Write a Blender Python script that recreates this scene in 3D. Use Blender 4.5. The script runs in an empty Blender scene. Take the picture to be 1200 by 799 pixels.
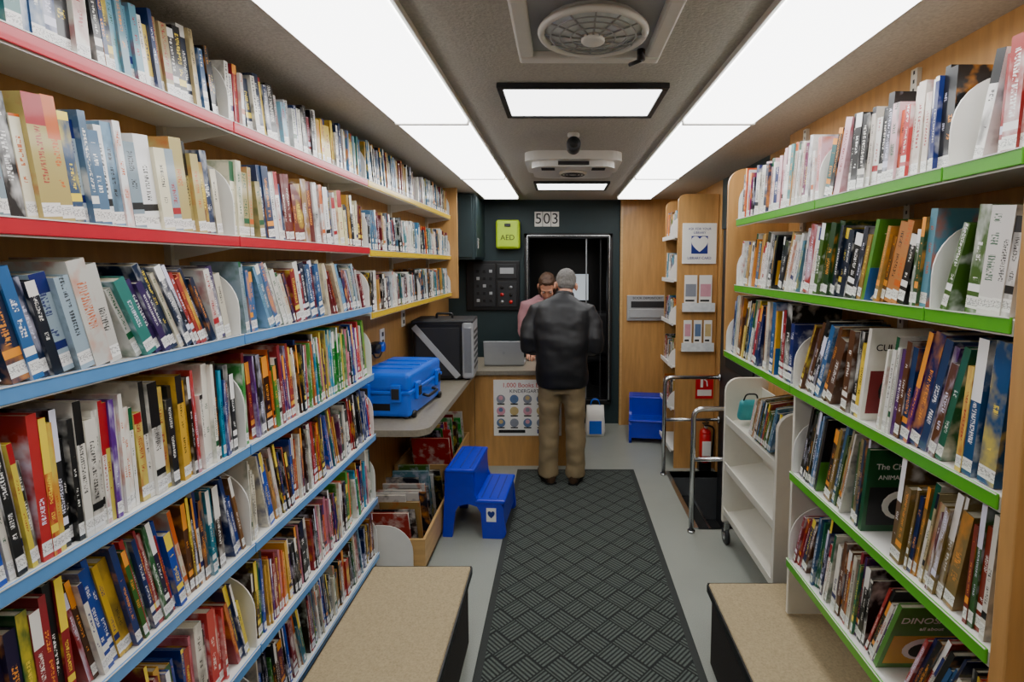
import bpy, bmesh, math, random
from mathutils import Vector, Matrix, Euler, noise
SC = bpy.context.scene
def lin(h):
    h=h.lstrip('#'); o=[]
    for i in (0,2,4):
        c=int(h[i:i+2],16)/255
        o.append(c/12.92 if c<=.04045 else ((c+.055)/1.055)**2.4)
    return (o[0],o[1],o[2],1)
# ---------------------------------------------------------------- materials
def newmat(name):
    m=bpy.data.materials.new(name); m.use_nodes=True
    nt=m.node_tree; b=nt.nodes['Principled BSDF']
    return m,nt,b
def mixc(nt,fac,a,b):
    n=nt.nodes.new('ShaderNodeMix'); n.data_type='RGBA'
    for s,v in ((n.inputs[0],fac),(n.inputs[6],a),(n.inputs[7],b)):
        if isinstance(v,(float,int,tuple)): s.default_value=v
        else: nt.links.new(v,s)
    return n.outputs[2]
def mth(nt,op,a,b=0.0,c=None):
    n=nt.nodes.new('ShaderNodeMath'); n.operation=op
    for i,v in enumerate((a,b) if c is None else (a,b,c)):
        if isinstance(v,(float,int)): n.inputs[i].default_value=v
        else: nt.links.new(v,n.inputs[i])
    return n.outputs[0]
def xyz(nt,x,y,z=0.0):
    n=nt.nodes.new('ShaderNodeCombineXYZ')
    for i,v in enumerate((x,y,z)):
        if isinstance(v,(float,int)): n.inputs[i].default_value=v
        else: nt.links.new(v,n.inputs[i])
    return n.outputs[0]
def noi(nt,vec,scale=1.0,detail=2.0,rough=.5):
    n=nt.nodes.new('ShaderNodeTexNoise'); n.inputs['Scale'].default_value=scale
    n.inputs['Detail'].default_value=detail; n.inputs['Roughness'].default_value=rough
    if vec is not None: nt.links.new(vec,n.inputs['Vector'])
    return n.outputs['Fac']
def objc(nt):
    n=nt.nodes.new('ShaderNodeTexCoord'); return n.outputs['Object']
def bump(nt,b,h,strength=.3,dist=.005):
    n=nt.nodes.new('ShaderNodeBump'); n.inputs['Strength'].default_value=strength
    n.inputs['Distance'].default_value=dist
    nt.links.new(h,n.inputs['Height']); nt.links.new(n.outputs[0],b.inputs['Normal'])
def M(name,col,rough=.5,metal=0.0,var=.12,scale=25.0,bmp=0.0,coat=0.0,bd=.003,detail=3.0,stretch=None):
    m,nt,b=newmat(name); c=lin(col) if isinstance(col,str) else col
    vec=objc(nt)
    if stretch:
        mp=nt.nodes.new('ShaderNodeMapping'); mp.inputs['Scale'].default_value=stretch
        nt.links.new(vec,mp.inputs['Vector']); vec=mp.outputs[0]
    f=noi(nt,vec,scale,detail)
    d=tuple(x*(1-var) for x in c[:3])+(1,); l=tuple(min(1,x*(1+var)) for x in c[:3])+(1,)
    nt.links.new(mixc(nt,f,d,l),b.inputs['Base Color'])
    b.inputs['Roughness'].default_value=rough; b.inputs['Metallic'].default_value=metal
    b.inputs['Coat Weight'].default_value=coat
    if bmp: bump(nt,b,f,bmp,bd)
    return m
def EM(name,col,s):
    m,nt,b=newmat(name); c=lin(col)
    b.inputs['Base Color'].default_value=c
    b.inputs['Emission Color'].default_value=c; b.inputs['Emission Strength'].default_value=s
    return m
white=M('white_enamel','#e6e5e0',.35,var=.04)
cream=M('cream_metal','#dad7ca',.4,var=.05)
redm=M('red_strip','#c4142f',.3,var=.08,coat=.3)
bluem=M('blue_strip','#5c98d6',.3,var=.08,coat=.3)
yelm=M('yellow_strip','#e2bc10',.3,var=.08,coat=.3)
grnm=M('green_strip','#52ac1c',.3,var=.08,coat=.3)
wood=M('birch_wood','#b98b50',.45,var=.36,scale=4,bmp=.05,stretch=(9,9,1),detail=5,coat=.15)
woodh=M('birch_wood_light','#c69f66',.45,var=.25,scale=4,stretch=(1,1,9),detail=5,coat=.15)
ceilm=M('ceiling_fabric','#b6b2a8',.95,var=.3,scale=110,bmp=.6,bd=.005)
teal=M('teal_wall','#1f3235',.6,var=.12,scale=8)
graywall=M('gray_wall','#6d7472',.7,var=.1)
black=M('black_plastic','#0e0e10',.4,var=.2)
darkg=M('dark_gray','#222326',.5,var=.15)
rubber=M('black_rubber','#0a0b0b',.7,var=.2)
steel=M('brushed_steel','#c9cbcd',.25,1.0,var=.08)
alum=M('aluminium','#a4a8ac',.4,.9,var=.08)
silverp=M('silver_plastic','#a9acaf',.45,.2,var=.05)
bluep=M('blue_plastic','#0826bc',.35,var=.1,coat=.2)
bluec=M('blue_case_plastic','#0c60da',.35,var=.1,coat=.3)
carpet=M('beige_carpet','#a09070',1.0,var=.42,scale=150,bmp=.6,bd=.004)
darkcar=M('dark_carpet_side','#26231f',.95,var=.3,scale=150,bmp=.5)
lamin=M('gray_laminate','#867f70',.35,var=.25,scale=60)
lime=M('lime_plastic','#b9dc22',.4,var=.05)
paper=M('paper','#eeece6',.6,var=.03)
navy=M('navy_ink','#152a80',.5,var=.05)
inkk=M('black_ink','#151515',.6,var=.05)
redp=M('red_paint','#c80f16',.3,var=.08,coat=.4)
lampm=EM('lamp_lens','#fbfbfa',7.6)
lamp2=EM('panel_lens','#fbfbfa',5.5)
winm=EM('daylight_glass','#cfd8df',.7)
jack=M('jacket_cloth','#101116',.55,var=.12,scale=30,bmp=.12,bd=.003)
khaki=M('khaki_cloth','#857455',.85,var=.07,scale=40,bmp=.12,bd=.003)
skin=M('skin','#c98f74',.5,var=.08,scale=30)
hairg=M('gray_hair','#6d6a66',.7,var=.5,scale=60,bmp=.8,stretch=(2,2,.5),bd=.004)
hairb=M('brown_hair','#4a3222',.6,var=.4,scale=60,bmp=.7,stretch=(2,2,.5))
shoe=M('brown_leather','#43301f',.5,var=.15)
pink=M('pink_cloth','#a87a80',.8,var=.1,scale=25,bmp=.15)
denim=M('denim','#26304a',.8,var=.15)
eyew=M('eye_white','#e8e4df',.2,var=.01); iris=M('iris','#2b1d12',.2,var=.05); lipm=M('lips','#a75f55',.5,var=.05)
pagesm=M('book_pages','#c4bca6',.8,var=.2,scale=300)
def floormat():
    m,nt,b=newmat('vinyl_floor'); v=objc(nt)
    f=noi(nt,v,260,2); g=noi(nt,v,5,4)
    c=mixc(nt,f,lin('#70766f'),lin('#b2b6ac')); c=mixc(nt,mth(nt,'MULTIPLY',g,.5),c,lin('#7a7e77'))
    nt.links.new(c,b.inputs['Base Color']); b.inputs['Roughness'].default_value=.33
    return m
floorm=floormat()
def matmat():
    m,nt,b=newmat('ribbed_mat'); v=objc(nt)
    mp=nt.nodes.new('ShaderNodeMapping'); mp.inputs['Rotation'].default_value=(0,0,math.radians(45)); nt.links.new(v,mp.inputs['Vector'])
    s=nt.nodes.new('ShaderNodeSeparateXYZ'); nt.links.new(mp.outputs[0],s.inputs[0])
    C=.104
    fx=mth(nt,'FLOOR',mth(nt,'DIVIDE',s.outputs[0],C)); fy=mth(nt,'FLOOR',mth(nt,'DIVIDE',s.outputs[1],C))
    chk=mth(nt,'FLOORED_MODULO',mth(nt,'ADD',fx,fy),2.0)
    k=2*math.pi*6/C
    a=mth(nt,'SINE',mth(nt,'MULTIPLY',s.outputs[0],k)); c=mth(nt,'SINE',mth(nt,'MULTIPLY',s.outputs[1],k))
    w=mixc(nt,chk,a,c)
    wf=mth(nt,'MULTIPLY_ADD',w,.5,.5)
    ex=mth(nt,'ABSOLUTE',mth(nt,'SUBTRACT',mth(nt,'FRACT',mth(nt,'DIVIDE',s.outputs[0],C)),.5)); ey=mth(nt,'ABSOLUTE',mth(nt,'SUBTRACT',mth(nt,'FRACT',mth(nt,'DIVIDE',s.outputs[1],C)),.5))
    seam=mth(nt,'GREATER_THAN',mth(nt,'MAXIMUM',ex,ey),.46)
    n=noi(nt,v,150,2)
    wf2=mth(nt,'MULTIPLY',mth(nt,'MULTIPLY',wf,mth(nt,'ADD',n,.4)),mth(nt,'SUBTRACT',1.0,mth(nt,'MULTIPLY',seam,.9)))
    nt.links.new(mixc(nt,wf2,lin('#101413'),lin('#5c655f')),b.inputs['Base Color'])
    b.inputs['Roughness'].default_value=.95; bump(nt,b,wf2,.7,.005)
    return m
matm=matmat()
matb=M('mat_border','#2c302e',.85,var=.3,scale=150,bmp=.3)
def bookmats():
    m,nt,b=newmat('book_spine')
    at=nt.nodes.new('ShaderNodeAttribute'); at.attribute_name='col'
    ac=nt.nodes.new('ShaderNodeAttribute'); ac.attribute_name='acc'
    uv=nt.nodes.new('ShaderNodeUVMap'); s=nt.nodes.new('ShaderNodeSeparateXYZ'); nt.links.new(uv.outputs[0],s.inputs[0])
    u,v=s.outputs[0],s.outputs[1]; r=ac.outputs['Alpha']
    col=at.outputs['Color']; acc=ac.outputs['Color']
    def rng(x,lo,hi): return mth(nt,'MULTIPLY',mth(nt,'GREATER_THAN',x,lo),mth(nt,'LESS_THAN',x,hi))
    def fr(k): return mth(nt,'FRACT',mth(nt,'MULTIPLY',r,k))
    art=noi(nt,xyz(nt,mth(nt,'MULTIPLY',u,.8),mth(nt,'MULTIPLY',v,14.0),mth(nt,'MULTIPLY',r,60.0)),1.0,3)
    artm=mth(nt,'MULTIPLY',mth(nt,'SMOOTH_MIN',mth(nt,'MAXIMUM',mth(nt,'MULTIPLY',mth(nt,'SUBTRACT',art,.46),5.0),0.0),1.0,.1),mth(nt,'GREATER_THAN',fr(3.7),.6))
    c=mixc(nt,mth(nt,'MULTIPLY',artm,.6),col,acc)
    lo=mth(nt,'MULTIPLY_ADD',fr(5.1),.06,.15)
    top=mth(nt,'MULTIPLY',mth(nt,'GREATER_THAN',v,lo),mth(nt,'LESS_THAN',fr(7.3),.3))
    c=mixc(nt,top,c,acc)
    band=mth(nt,'MULTIPLY',rng(v,.046,.062),mth(nt,'LESS_THAN',fr(11.9),.35))
    c=mixc(nt,band,c,acc)
    LV=mth(nt,'MULTIPLY',v,mth(nt,'MULTIPLY_ADD',fr(13.3),90.0,110.0))
    cell=mth(nt,'GREATER_THAN',mth(nt,'FRACT',LV),.24)
    g=mth(nt,'GREATER_THAN',noi(nt,xyz(nt,mth(nt,'MULTIPLY',u,5.0),mth(nt,'MULTIPLY',LV,2.1),mth(nt,'MULTIPLY',r,50.0)),1.0,0),.47)
    w=mth(nt,'GREATER_THAN',noi(nt,xyz(nt,0.0,mth(nt,'MULTIPLY',v,26.0),mth(nt,'MULTIPLY',r,91.0)),1.0,0),.42)
    half=mth(nt,'MULTIPLY_ADD',fr(17.7),.13,.14)
    zu=mth(nt,'LESS_THAN',mth(nt,'ABSOLUTE',mth(nt,'SUBTRACT',u,.5)),half)
    z=mth(nt,'MULTIPLY',zu,rng(v,.07,mth(nt,'MULTIPLY_ADD',fr(19.1),.08,.14)))
    tm=mth(nt,'MULTIPLY',mth(nt,'MULTIPLY',g,cell),mth(nt,'MULTIPLY',w,z))
    c=mixc(nt,mth(nt,'MULTIPLY',tm,.9),c,acc)
    lab=mth(nt,'MULTIPLY',rng(v,.010,.036),mth(nt,'LESS_THAN',fr(23.9),.92))
    lt=mth(nt,'GREATER_THAN',noi(nt,xyz(nt,mth(nt,'MULTIPLY',u,9.0),mth(nt,'MULTIPLY',v,500.0),mth(nt,'MULTIPLY',r,33.0)),1.0,0),.55)
    lc=mixc(nt,mth(nt,'MULTIPLY',mth(nt,'MULTIPLY',lt,rng(v,.016,.031)),.55),lin('#f4f3f0'),lin('#3a3a40'))
    c=mixc(nt,lab,c,lc)
    nt.links.new(c,b.inputs['Base Color']); b.inputs['Roughness'].default_value=.33; b.inputs['Coat Weight'].default_value=.5; b.inputs['Coat Roughness'].default_value=.08
    m2,nt,b=newmat('book_cover')
    at=nt.nodes.new('ShaderNodeAttribute'); at.attribute_name='col'
    ac=nt.nodes.new('ShaderNodeAttribute'); ac.attribute_name='acc'
    v=objc(nt); n=noi(nt,v,18,3)
    f=mth(nt,'MULTIPLY',mth(nt,'MAXIMUM',mth(nt,'MULTIPLY',mth(nt,'SUBTRACT',n,.5),6.0),0.0),.6)
    f=mth(nt,'MINIMUM',f,.7)
    c=mixc(nt,f,at.outputs['Color'],ac.outputs['Color'])
    nt.links.new(c,b.inputs['Base Color']); b.inputs['Roughness'].default_value=.35; b.inputs['Coat Weight'].default_value=.4
    return m,m2
spinem,coverm=bookmats()
# ---------------------------------------------------------------- builder
def box_geo(c,s,bev=0,seg=2):
    bm=bmesh.new(); bmesh.ops.create_cube(bm,size=1)
    bmesh.ops.scale(bm,vec=s,verts=bm.verts)
    if bev: bmesh.ops.bevel(bm,geom=bm.edges[:],offset=min(bev,min(s)*.45),segments=seg,affect='EDGES',profile=.5)
    bm.verts.index_update()
    V=[v.co+Vector(c) for v in bm.verts]; F=[[v.index for v in f.verts] for f in bm.faces]; bm.free(); return V,F
def cyl_geo(c,r,h,axis='Z',n=24,r2=None,bev=0):
    r2=r if r2 is None else r2
    prof=[(r,-h/2),(r2,h/2)] if not bev else [(r-bev,-h/2),(r,-h/2+bev),(r2,h/2-bev),(r2-bev,h/2)]
    V=[];F=[]
    for rr,z in prof:
        for i in range(n):
            a=2*math.pi*i/n; V.append(Vector((rr*math.cos(a),rr*math.sin(a),z)))
    for k in range(len(prof)-1):
        for i in range(n):
            j=(i+1)%n; F.append([k*n+i,k*n+j,(k+1)*n+j,(k+1)*n+i])
    F.append(list(range(n))[::-1]); F.append([(len(prof)-1)*n+i for i in range(n)])
    m={'Z':Matrix.Identity(3),'X':Matrix.Rotation(math.pi/2,3,'Y'),'Y':Matrix.Rotation(-math.pi/2,3,'X')}[axis]
    return [m@v+Vector(c) for v in V],F
def tube_geo(pts,rads,n=14,ref=(1,0,0),ex=2.0):
    pts=[Vector(p) for p in pts]; V=[];F=[]; K=len(pts); ref=Vector(ref)
    prev=None
    for i,p in enumerate(pts):
        t=(pts[min(i+1,K-1)]-pts[max(i-1,0)]).normalized()
        base=ref if prev is None else prev
        a=base-t*base.dot(t)
        if a.length<1e-4: a=Vector((0,1,0))-t*t.y
        a.normalize(); prev=a; b=t.cross(a)
        r=rads[i] if i<len(rads) else rads[-1]
        ra,rb=(r,r) if not isinstance(r,tuple) else r
        for k in range(n):
            an=2*math.pi*k/n; ca,sa=math.cos(an),math.sin(an)
            ca=math.copysign(abs(ca)**(2/ex),ca); sa=math.copysign(abs(sa)**(2/ex),sa)
            V.append(p+a*(ra*ca)+b*(rb*sa))
    for i in range(K-1):
        for k in range(n):
            j=(k+1)%n; F.append([i*n+k,i*n+j,(i+1)*n+j,(i+1)*n+k])
    F.append(list(range(n))[::-1]); F.append([(K-1)*n+k for k in range(n)])
    return V,F
def ell_geo(c,r,n=20,m=14,rot=None):
    V=[];F=[]
    V.append(Vector((0,0,-1)))
    for i in range(1,m):
        ph=-math.pi/2+math.pi*i/m
        for k in range(n):
            a=2*math.pi*k/n; V.append(Vector((math.cos(ph)*math.cos(a),math.cos(ph)*math.sin(a),math.sin(ph))))
    V.append(Vector((0,0,1)))
    for k in range(n): F.append([0,1+(k+1)%n,1+k])
    for i in range(m-2):
        for k in range(n):
            j=(k+1)%n; F.append([1+i*n+k,1+i*n+j,1+(i+1)*n+j,1+(i+1)*n+k])
    L=len(V)-1
    for k in range(n): F.append([L,1+(m-2)*n+k,1+(m-2)*n+(k+1)%n])
    out=[]
    for v in V:
        w=Vector((v.x*r[0],v.y*r[1],v.z*r[2]))
        if rot: w=rot@w
        out.append(w+Vector(c))
    return out,F
def prism_geo(poly,axis,lo,hi):
    n=len(poly); V=[]
    for e in (lo,hi):
        for a,b in poly:
            V.append(Vector({'X':(e,a,b),'Y':(a,e,b),'Z':(a,b,e)}[axis]))
    F=[list(range(n)),[n+i for i in range(n)][::-1]]+[[i,n+i,n+(i+1)%n,(i+1)%n] for i in range(n)]
    return V,F
def fillet(pts,r,seg=5):
    pts=[Vector(p) for p in pts]; o=[pts[0]]
    for i in range(1,len(pts)-1):
        a,b,c=pts[i-1],pts[i],pts[i+1]; d1=(a-b); d2=(c-b); rr=min(r,d1.length*.45,d2.length*.45)
        p1=b+d1.normalized()*rr; p2=b+d2.normalized()*rr
        for k in range(seg+1):
            t=k/seg; o.append(p1*(1-t)**2+b*2*t*(1-t)+p2*t*t)
    o.append(pts[-1]); return o
class B:
    def __init__(s): s.V=[];s.F=[];s.mi=[];s.sm=[];s.mats=[]
    def add(s,g,mat,smooth=False,mx=None):
        V,F=g
        if mat not in s.mats: s.mats.append(mat)
        k=s.mats.index(mat); o=len(s.V)
        s.V+= [(mx@Vector(v)) if mx is not None else Vector(v) for v in V]
        for f in F: s.F.append([o+i for i in f]); s.mi.append(k); s.sm.append(smooth)
        return s
    def box(s,x0,x1,y0,y1,z0,z1,mat,bev=0,mx=None,seg=2):
        return s.add(box_geo(((x0+x1)/2,(y0+y1)/2,(z0+z1)/2),(abs(x1-x0),abs(y1-y0),abs(z1-z0)),bev,seg),mat,False,mx)
    def text(s,body,size,mx,mat,ext=.0006,align='CENTER'):
        c=bpy.data.curves.new('t','FONT'); c.body=body; c.size=size; c.extrude=ext; c.align_x=align; c.align_y='CENTER'
        o=bpy.data.objects.new('t',c); SC.collection.objects.link(o); bpy.context.view_layer.update()
        me=o.evaluated_get(bpy.context.evaluated_depsgraph_get()).to_mesh()
        g=([v.co.copy() for v in me.vertices],[list(p.vertices) for p in me.polygons])
        bpy.data.objects.remove(o); s.add(g,mat,False,mx); return s
    def done(s,name,recalc=True):
        me=bpy.data.meshes.new(name); me.from_pydata([tuple(v) for v in s.V],[],s.F)
        for m in s.mats: me.materials.append(m)
        me.polygons.foreach_set('material_index',s.mi); me.polygons.foreach_set('use_smooth',s.sm)
        if recalc:
            bm=bmesh.new(); bm.from_mesh(me); bmesh.ops.recalc_face_normals(bm,faces=bm.faces); bm.to_mesh(me); bm.free()
        me.update()
        o=bpy.data.objects.new(name,me); SC.collection.objects.link(o); return o
def TM(x,y,z): return Matrix.Translation((x,y,z))
FACE_CAM=Matrix.Rotation(math.pi/2,4,'X')     # text readable from -Y
# ---------------------------------------------------------------- room
XLW,XRW,YB,YF,H=-1.17,1.25,5.29,-.7,2.33
b=B()
b.box(XLW-.05,.87,YF,YB,-.05,0,floorm); b.box(.87,XRW+.05,YF,3.13,-.05,0,floorm); b.box(.87,XRW+.05,4.03,YB,-.05,0,floorm)
b.done('floor')
B().box(XLW-.05,XRW+.05,YF,YB+.05,H,H+.05,ceilm).done('ceiling')
B().box(XLW-.05,XLW,YF,YB,0,H,wood).done('wall_left')
b=B(); b.box(XRW,XRW+.05,YF,3.13,0,H,wood); b.box(XRW,XRW+.05,4.03,YB,0,H,wood); b.box(XRW,XRW+.05,3.13,4.03,1.95,H,teal); b.done('wall_right')
B().box(XLW-.05,XRW+.05,YF-.05,YF,0,H,graywall).done('wall_front')
b=B(); b.box(XLW-.05,-.36,YB,YB+.05,0,H,teal); b.box(.5,XRW+.05,YB,YB+.05,0,H,teal); b.box(-.36,.5,YB,YB+.05,1.96,H,teal); b.box(-.36,.5,YB,YB+.05,0,.26,teal); b.done('wall_back')
b=B(); b.box(.87,1.06,3.13,4.03,-.25,-.2,rubber); b.box(1.06,1.30,3.13,4.03,-.45,-.4,rubber); b.box(.85,.87,3.13,4.03,-.25,-.001,rubber)
b.box(1.05,1.06,3.13,4.03,-.4,-.2,alum); b.box(.84,.872,3.13,4.03,-.002,.006,steel); b.box(1.045,1.062,3.13,4.03,-.202,-.19,steel)
b.box(.87,1.30,3.12,3.13,-.45,0,alum); b.box(.87,1.30,4.03,4.04,-.45,0,alum)
b.done('stairwell_step')
b=B(); b.box(1.26,1.295,3.14,4.02,-.4,1.94,darkg,.004); b.box(1.25,1.27,3.3,3.86,.9,1.75,rubber,.004); b.box(1.235,1.262,3.22,3.25,.6,.9,steel,.004)
b.done('door_1')
B().box(-.75,.85,5.34,6.5,.2,.26,rubber).done('floor_cab'); B().box(-.75,.85,5.34,6.55,2.2,2.25,darkg).done('ceiling_cab')
B().box(-.75,-.7,5.34,6.5,.26,2.2,black).done('wall_cab_left'); B().box(.8,.85,5.34,6.5,.26,2.2,black).done('wall_cab_right')
b=B(); b.box(-.75,.85,6.5,6.55,.26,1.22,black); b.box(-.75,.85,6.5,6.55,1.55,2.2,black); b.box(-.75,.12,6.5,6.55,1.22,1.55,black); b.box(.34,.85,6.5,6.55,1.22,1.55,black)
b.done('wall_cab_front')
B().box(.12,.34,6.51,6.54,1.22,1.55,winm).done('window_1')
b=B(); b.add(box_geo((.47,6.0,.62),(.46,.44,.14),.05,3),darkg); b.add(box_geo((.47,5.76,.90),(.44,.12,.50),.05,3),darkg); b.add(cyl_geo((.47,6.0,.41),.12,.30),black)
b.done('vehicle_seat')
b=B()
for x0,x1 in ((-.38,-.33),(.47,.52)): b.box(x0,x1,5.235,5.345,.24,1.99,black,.006)
b.box(-.38,.52,5.235,5.345,1.94,1.99,black,.006); b.box(-.38,.52,5.235,5.345,.22,.27,black,.006)
for x0,x1 in ((-.352,-.345),(.485,.492)): b.box(x0,x1,5.228,5.236,.27,1.97,steel)
b.box(-.352,.492,5.228,5.236,1.963,1.97,steel)
b.box(.25,.262,5.30,5.32,.27,1.94,alum); b.box(.40,.408,5.30,5.32,.27,1.94,darkg)
b.done('trim_1')
b=B(); b.box(.62,1.25,5.24,5.29,0,2.33,wood); b.box(.60,.625,5.235,5.29,0,2.33,woodh); b.done('trim_2')
b=B(); b.box(.67,1.09,5.21,5.24,1.10,1.36,silverp,.006); b.box(.71,1.05,5.203,5.212,1.235,1.30,darkg,.003); b.box(.69,1.07,5.195,5.21,1.13,1.22,silverp,.004)
b.text('BOOK DEPOSITORY',.034,TM(.88,5.208,1.332)@FACE_CAM,inkk); b.done('book_return_slot')
# ---------------------------------------------------------------- ceiling fixtures
def lightstrip(x0,x1):
    b=B(); ys=[-.35,.95,2.32,3.79,4.93]
    b.box(x0-.012,x1+.012,ys[0],ys[-1],H-.012,H-.0005,white)
    for a,c in zip(ys,ys[1:]):
        b.box(x0,x1,a+.006,c-.006,H-.035,H-.010,lampm,.006)
        b.box(x0-.006,x1+.006,c-.010,c+.010,H-.040,H-.010,white,.003)
    for x in (x0-.008,x1+.008): b.box(x-.006,x+.006,ys[0],ys[-1],H-.022,H-.008,white,.002)
    return b.done('ceiling_light')
lightstrip(-.728,-.415); lightstrip(.539,.847)
def panel(x0,x1,y0,y1):
    b=B(); f=.022
    b.box(x0,x1,y0,y0+f,H-.02,H-.0005,darkg,.003); b.box(x0,x1,y1-f,y1,H-.02,H-.0005,darkg,.003); b.box(x0,x0+f,y0+f,y1-f,H-.02,H-.0005,darkg,.003); b.box(x1-f,x1,y0+f,y1-f,H-.02,H-.0005,darkg,.003)
    b.box(x0+f,x1-f,y0+f,y1-f,H-.014,H-.002,lamp2); b.done('ceiling_panel_light')
panel(-.235,.39,1.90,2.29); panel(-.22,.385,4.1,4.5)
glassy=M('clear_dome','#dfe9ee',.1,var=.3,scale=30,coat=1)
b=B(); cx,cy=.085,1.44; s=.215
for x0,x1,y0,y1 in ((cx-s,cx+s,cy-s,cy-s+.045),(cx-s,cx+s,cy+s-.045,cy+s),(cx-s,cx-s+.045,cy-s+.045,cy+s-.045),(cx+s-.045,cx+s,cy-s+.045,cy+s-.045)):
    b.box(x0,x1,y0,y1,H-.03,H-.0005,white,.008)
b.box(cx-s+.03,cx+s-.03,cy-s+.03,cy+s-.03,H-.008,H-.0005,silverp)
n=40
b.add(tube_geo([(cx+.14*math.cos(2*math.pi*i/n),cy+.14*math.sin(2*math.pi*i/n),H-.03) for i in range(n+1)],[.010]*(n+1),8,ref=(0,0,1)),white,True)
b.add(ell_geo((cx,cy,H-.012),(.135,.135,.03)),glassy,True)
for i in range(12):
    a=2*math.pi*i/12; b.add(tube_geo([(cx+.03*math.cos(a),cy+.03*math.sin(a),H-.045),(cx+.135*math.cos(a),cy+.135*math.sin(a),H-.032)],[.0025,.0025],6,ref=(0,0,1)),silverp,True)
for rr_ in (.06,.09,.115):
    b.add(tube_geo([(cx+rr_*math.cos(2*math.pi*i/n),cy+rr_*math.sin(2*math.pi*i/n),H-.043+.06*(rr_-.06)) for i in range(n+1)],[.002]*(n+1),6,ref=(0,0,1)),silverp,True)
b.add(cyl_geo((cx,cy,H-.045),.032,.02,bev=.004),white,True)
b.add(cyl_geo((cx+.15,cy+.13,H-.035),.012,.03),black,True); b.add(tube_geo([(cx+.15,cy+.13,H-.05),(cx+.12,cy+.16,H-.052)],[.006,.006],8),black,True)
b.done('roof_vent')
b=B(); 
poly=[]
for (px,py,a0) in ((.33-.09,3.5-.09,0),(-.19+.09,3.5-.09,90),(-.19+.09,3.0+.09,180),(.33-.09,3.0+.09,270)):
    for k in range(7):
        a=math.radians(a0+k*15); poly.append((px+.09*math.cos(a)*1.3,py+.09*math.sin(a)))
b.add(prism_geo(poly,'Z',H-.05,H-.0005),white)
cxx=.07;cyy=3.25
b.add(prism_geo([((p[0]-cxx)*.86+cxx,(p[1]-cyy)*.86+cyy) for p in poly],'Z',H-.085,H-.049),white)
b.add(cyl_geo((cxx,cyy-.02,H-.092),.085,.016,bev=.003),cream,True)
for k in range(3):
    n=28;r=.03+.02*k
    b.add(tube_geo([(cxx+r*math.cos(2*math.pi*i/n),cyy-.02+r*math.sin(2*math.pi*i/n),H-.101) for i in range(n+1)],[.003]*(n+1),6,ref=(0,0,1)),darkg,True)
for k in range(4):
    for sx in (-1,1): b.box(cxx+sx*.15-.04,cxx+sx*.15+.04,3.08+k*.022,3.09+k*.022,H-.0875,H-.084,darkg)
b.box(cxx-.09,cxx+.09,3.015,3.03,H-.078,H-.058,darkg); b.done('air_conditioner')
b=B(); b.add(cyl_geo((.06,2.62,H-.01),.03,.02,bev=.003),white,True); b.add(tube_geo([(.06,2.62,H-.02),(.06,2.62,H-.05)],[.012,.012]),black,True)
b.add(cyl_geo((.06,2.60,H-.065),.035,.10,'Y',bev=.006),darkg,True); b.add(cyl_geo((.06,2.548,H-.065),.022,.008,'Y'),rubber,True); b.done('security_camera')
# ---------------------------------------------------------------- books
PAL={
'L1':'#f0ede2 #2f6fae #173a78 #e2d7a8 #efce32 #169090 #0f2c52 #b01f32 #f2f0ea #4a86c4 #17181f #d0b878 #6fbad6 #d8d8d8 #1d5a34 #0f2c52 #17181f'.split(),
'L2':'#eef0f2 #b4cadc #7fa4c2 #efe4b0 #dcc674 #f4f2ee #5a84ac #c08a20 #e6dcc0 #25406c #f0f0f0 #a8c0d0 #7a1c1c #141c30 #f2eac8 #3a5a84 #16181e'.split(),
'L3':'#15857c #102f5a #9c1426 #17181f #cfcdc6 #2668a8 #a0bacc #0a1a2c #dccda4 #57381c #105a6e #cc2a2a #40286a #eceae2 #68a0cc #7a1526 #e0d8c0 #0f2c52'.split(),
'K':'#d4141c #f4bc10 #0c4cc0 #1a9a30 #f06a08 #601c92 #f0ece2 #101114 #10a2cc #e4cf30 #981222 #0c3078 #4cae20 #34190e #f090a8 #16181c #d4141c #f0ece2 #20242c'.split(),
'K2':'#5a3014 #981222 #0c3078 #1a6a30 #d0a814 #201440 #34190e #d4141c #0c4cc0 #e4dcc4 #7a5020 #121216 #c44c0c #2f7826 #6e1c54 #e8a018 #10809c #ece8dc #16181c'.split(),
'Y':'#eceae4 #141820 #104870 #c0a254 #821828 #288090 #ccd8de #d09c18 #182c5c #f4f2ee #0c1014 #4888b4 #b42820 #e8e4da #18181c'.split(),
'R1':'#f2f0ec #e2ded4 #163080 #d01418 #f05a20 #121318 #ecc2cc #308a8c #f4f2ee #921464 #e6dcd0 #c02018 #f0eeea #10244c #f2f0ec #16181c'.split(),
'R2':'#4c7a1c #80541c #f0eee8 #184a18 #c4983c #141c28 #d02418 #5898b0 #e8e4e0 #e88c14 #0f1114 #1c6aa0 #f2efe8 #102038 #f0eeea #102038 #e8e4e0'.split(),
'R3':'#0c2060 #f0cc10 #c4180c #141618 #eceae2 #1460a0 #6c3c10 #0c0e12 #b01028 #18805c #e2dcc8 #142a78 #f0ece0 #581878 #0c1018 #1c3c6c'.split(),
'R4':'#2c5a24 #141618 #6a501c #e8e4d8 #0c2454 #86280c #b0a884 #182c18 #4880b4 #0c0e10 #94782c #28405c #c8b478 #101418 #e0dcd0 #5c1420'.split(),
}
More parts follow.
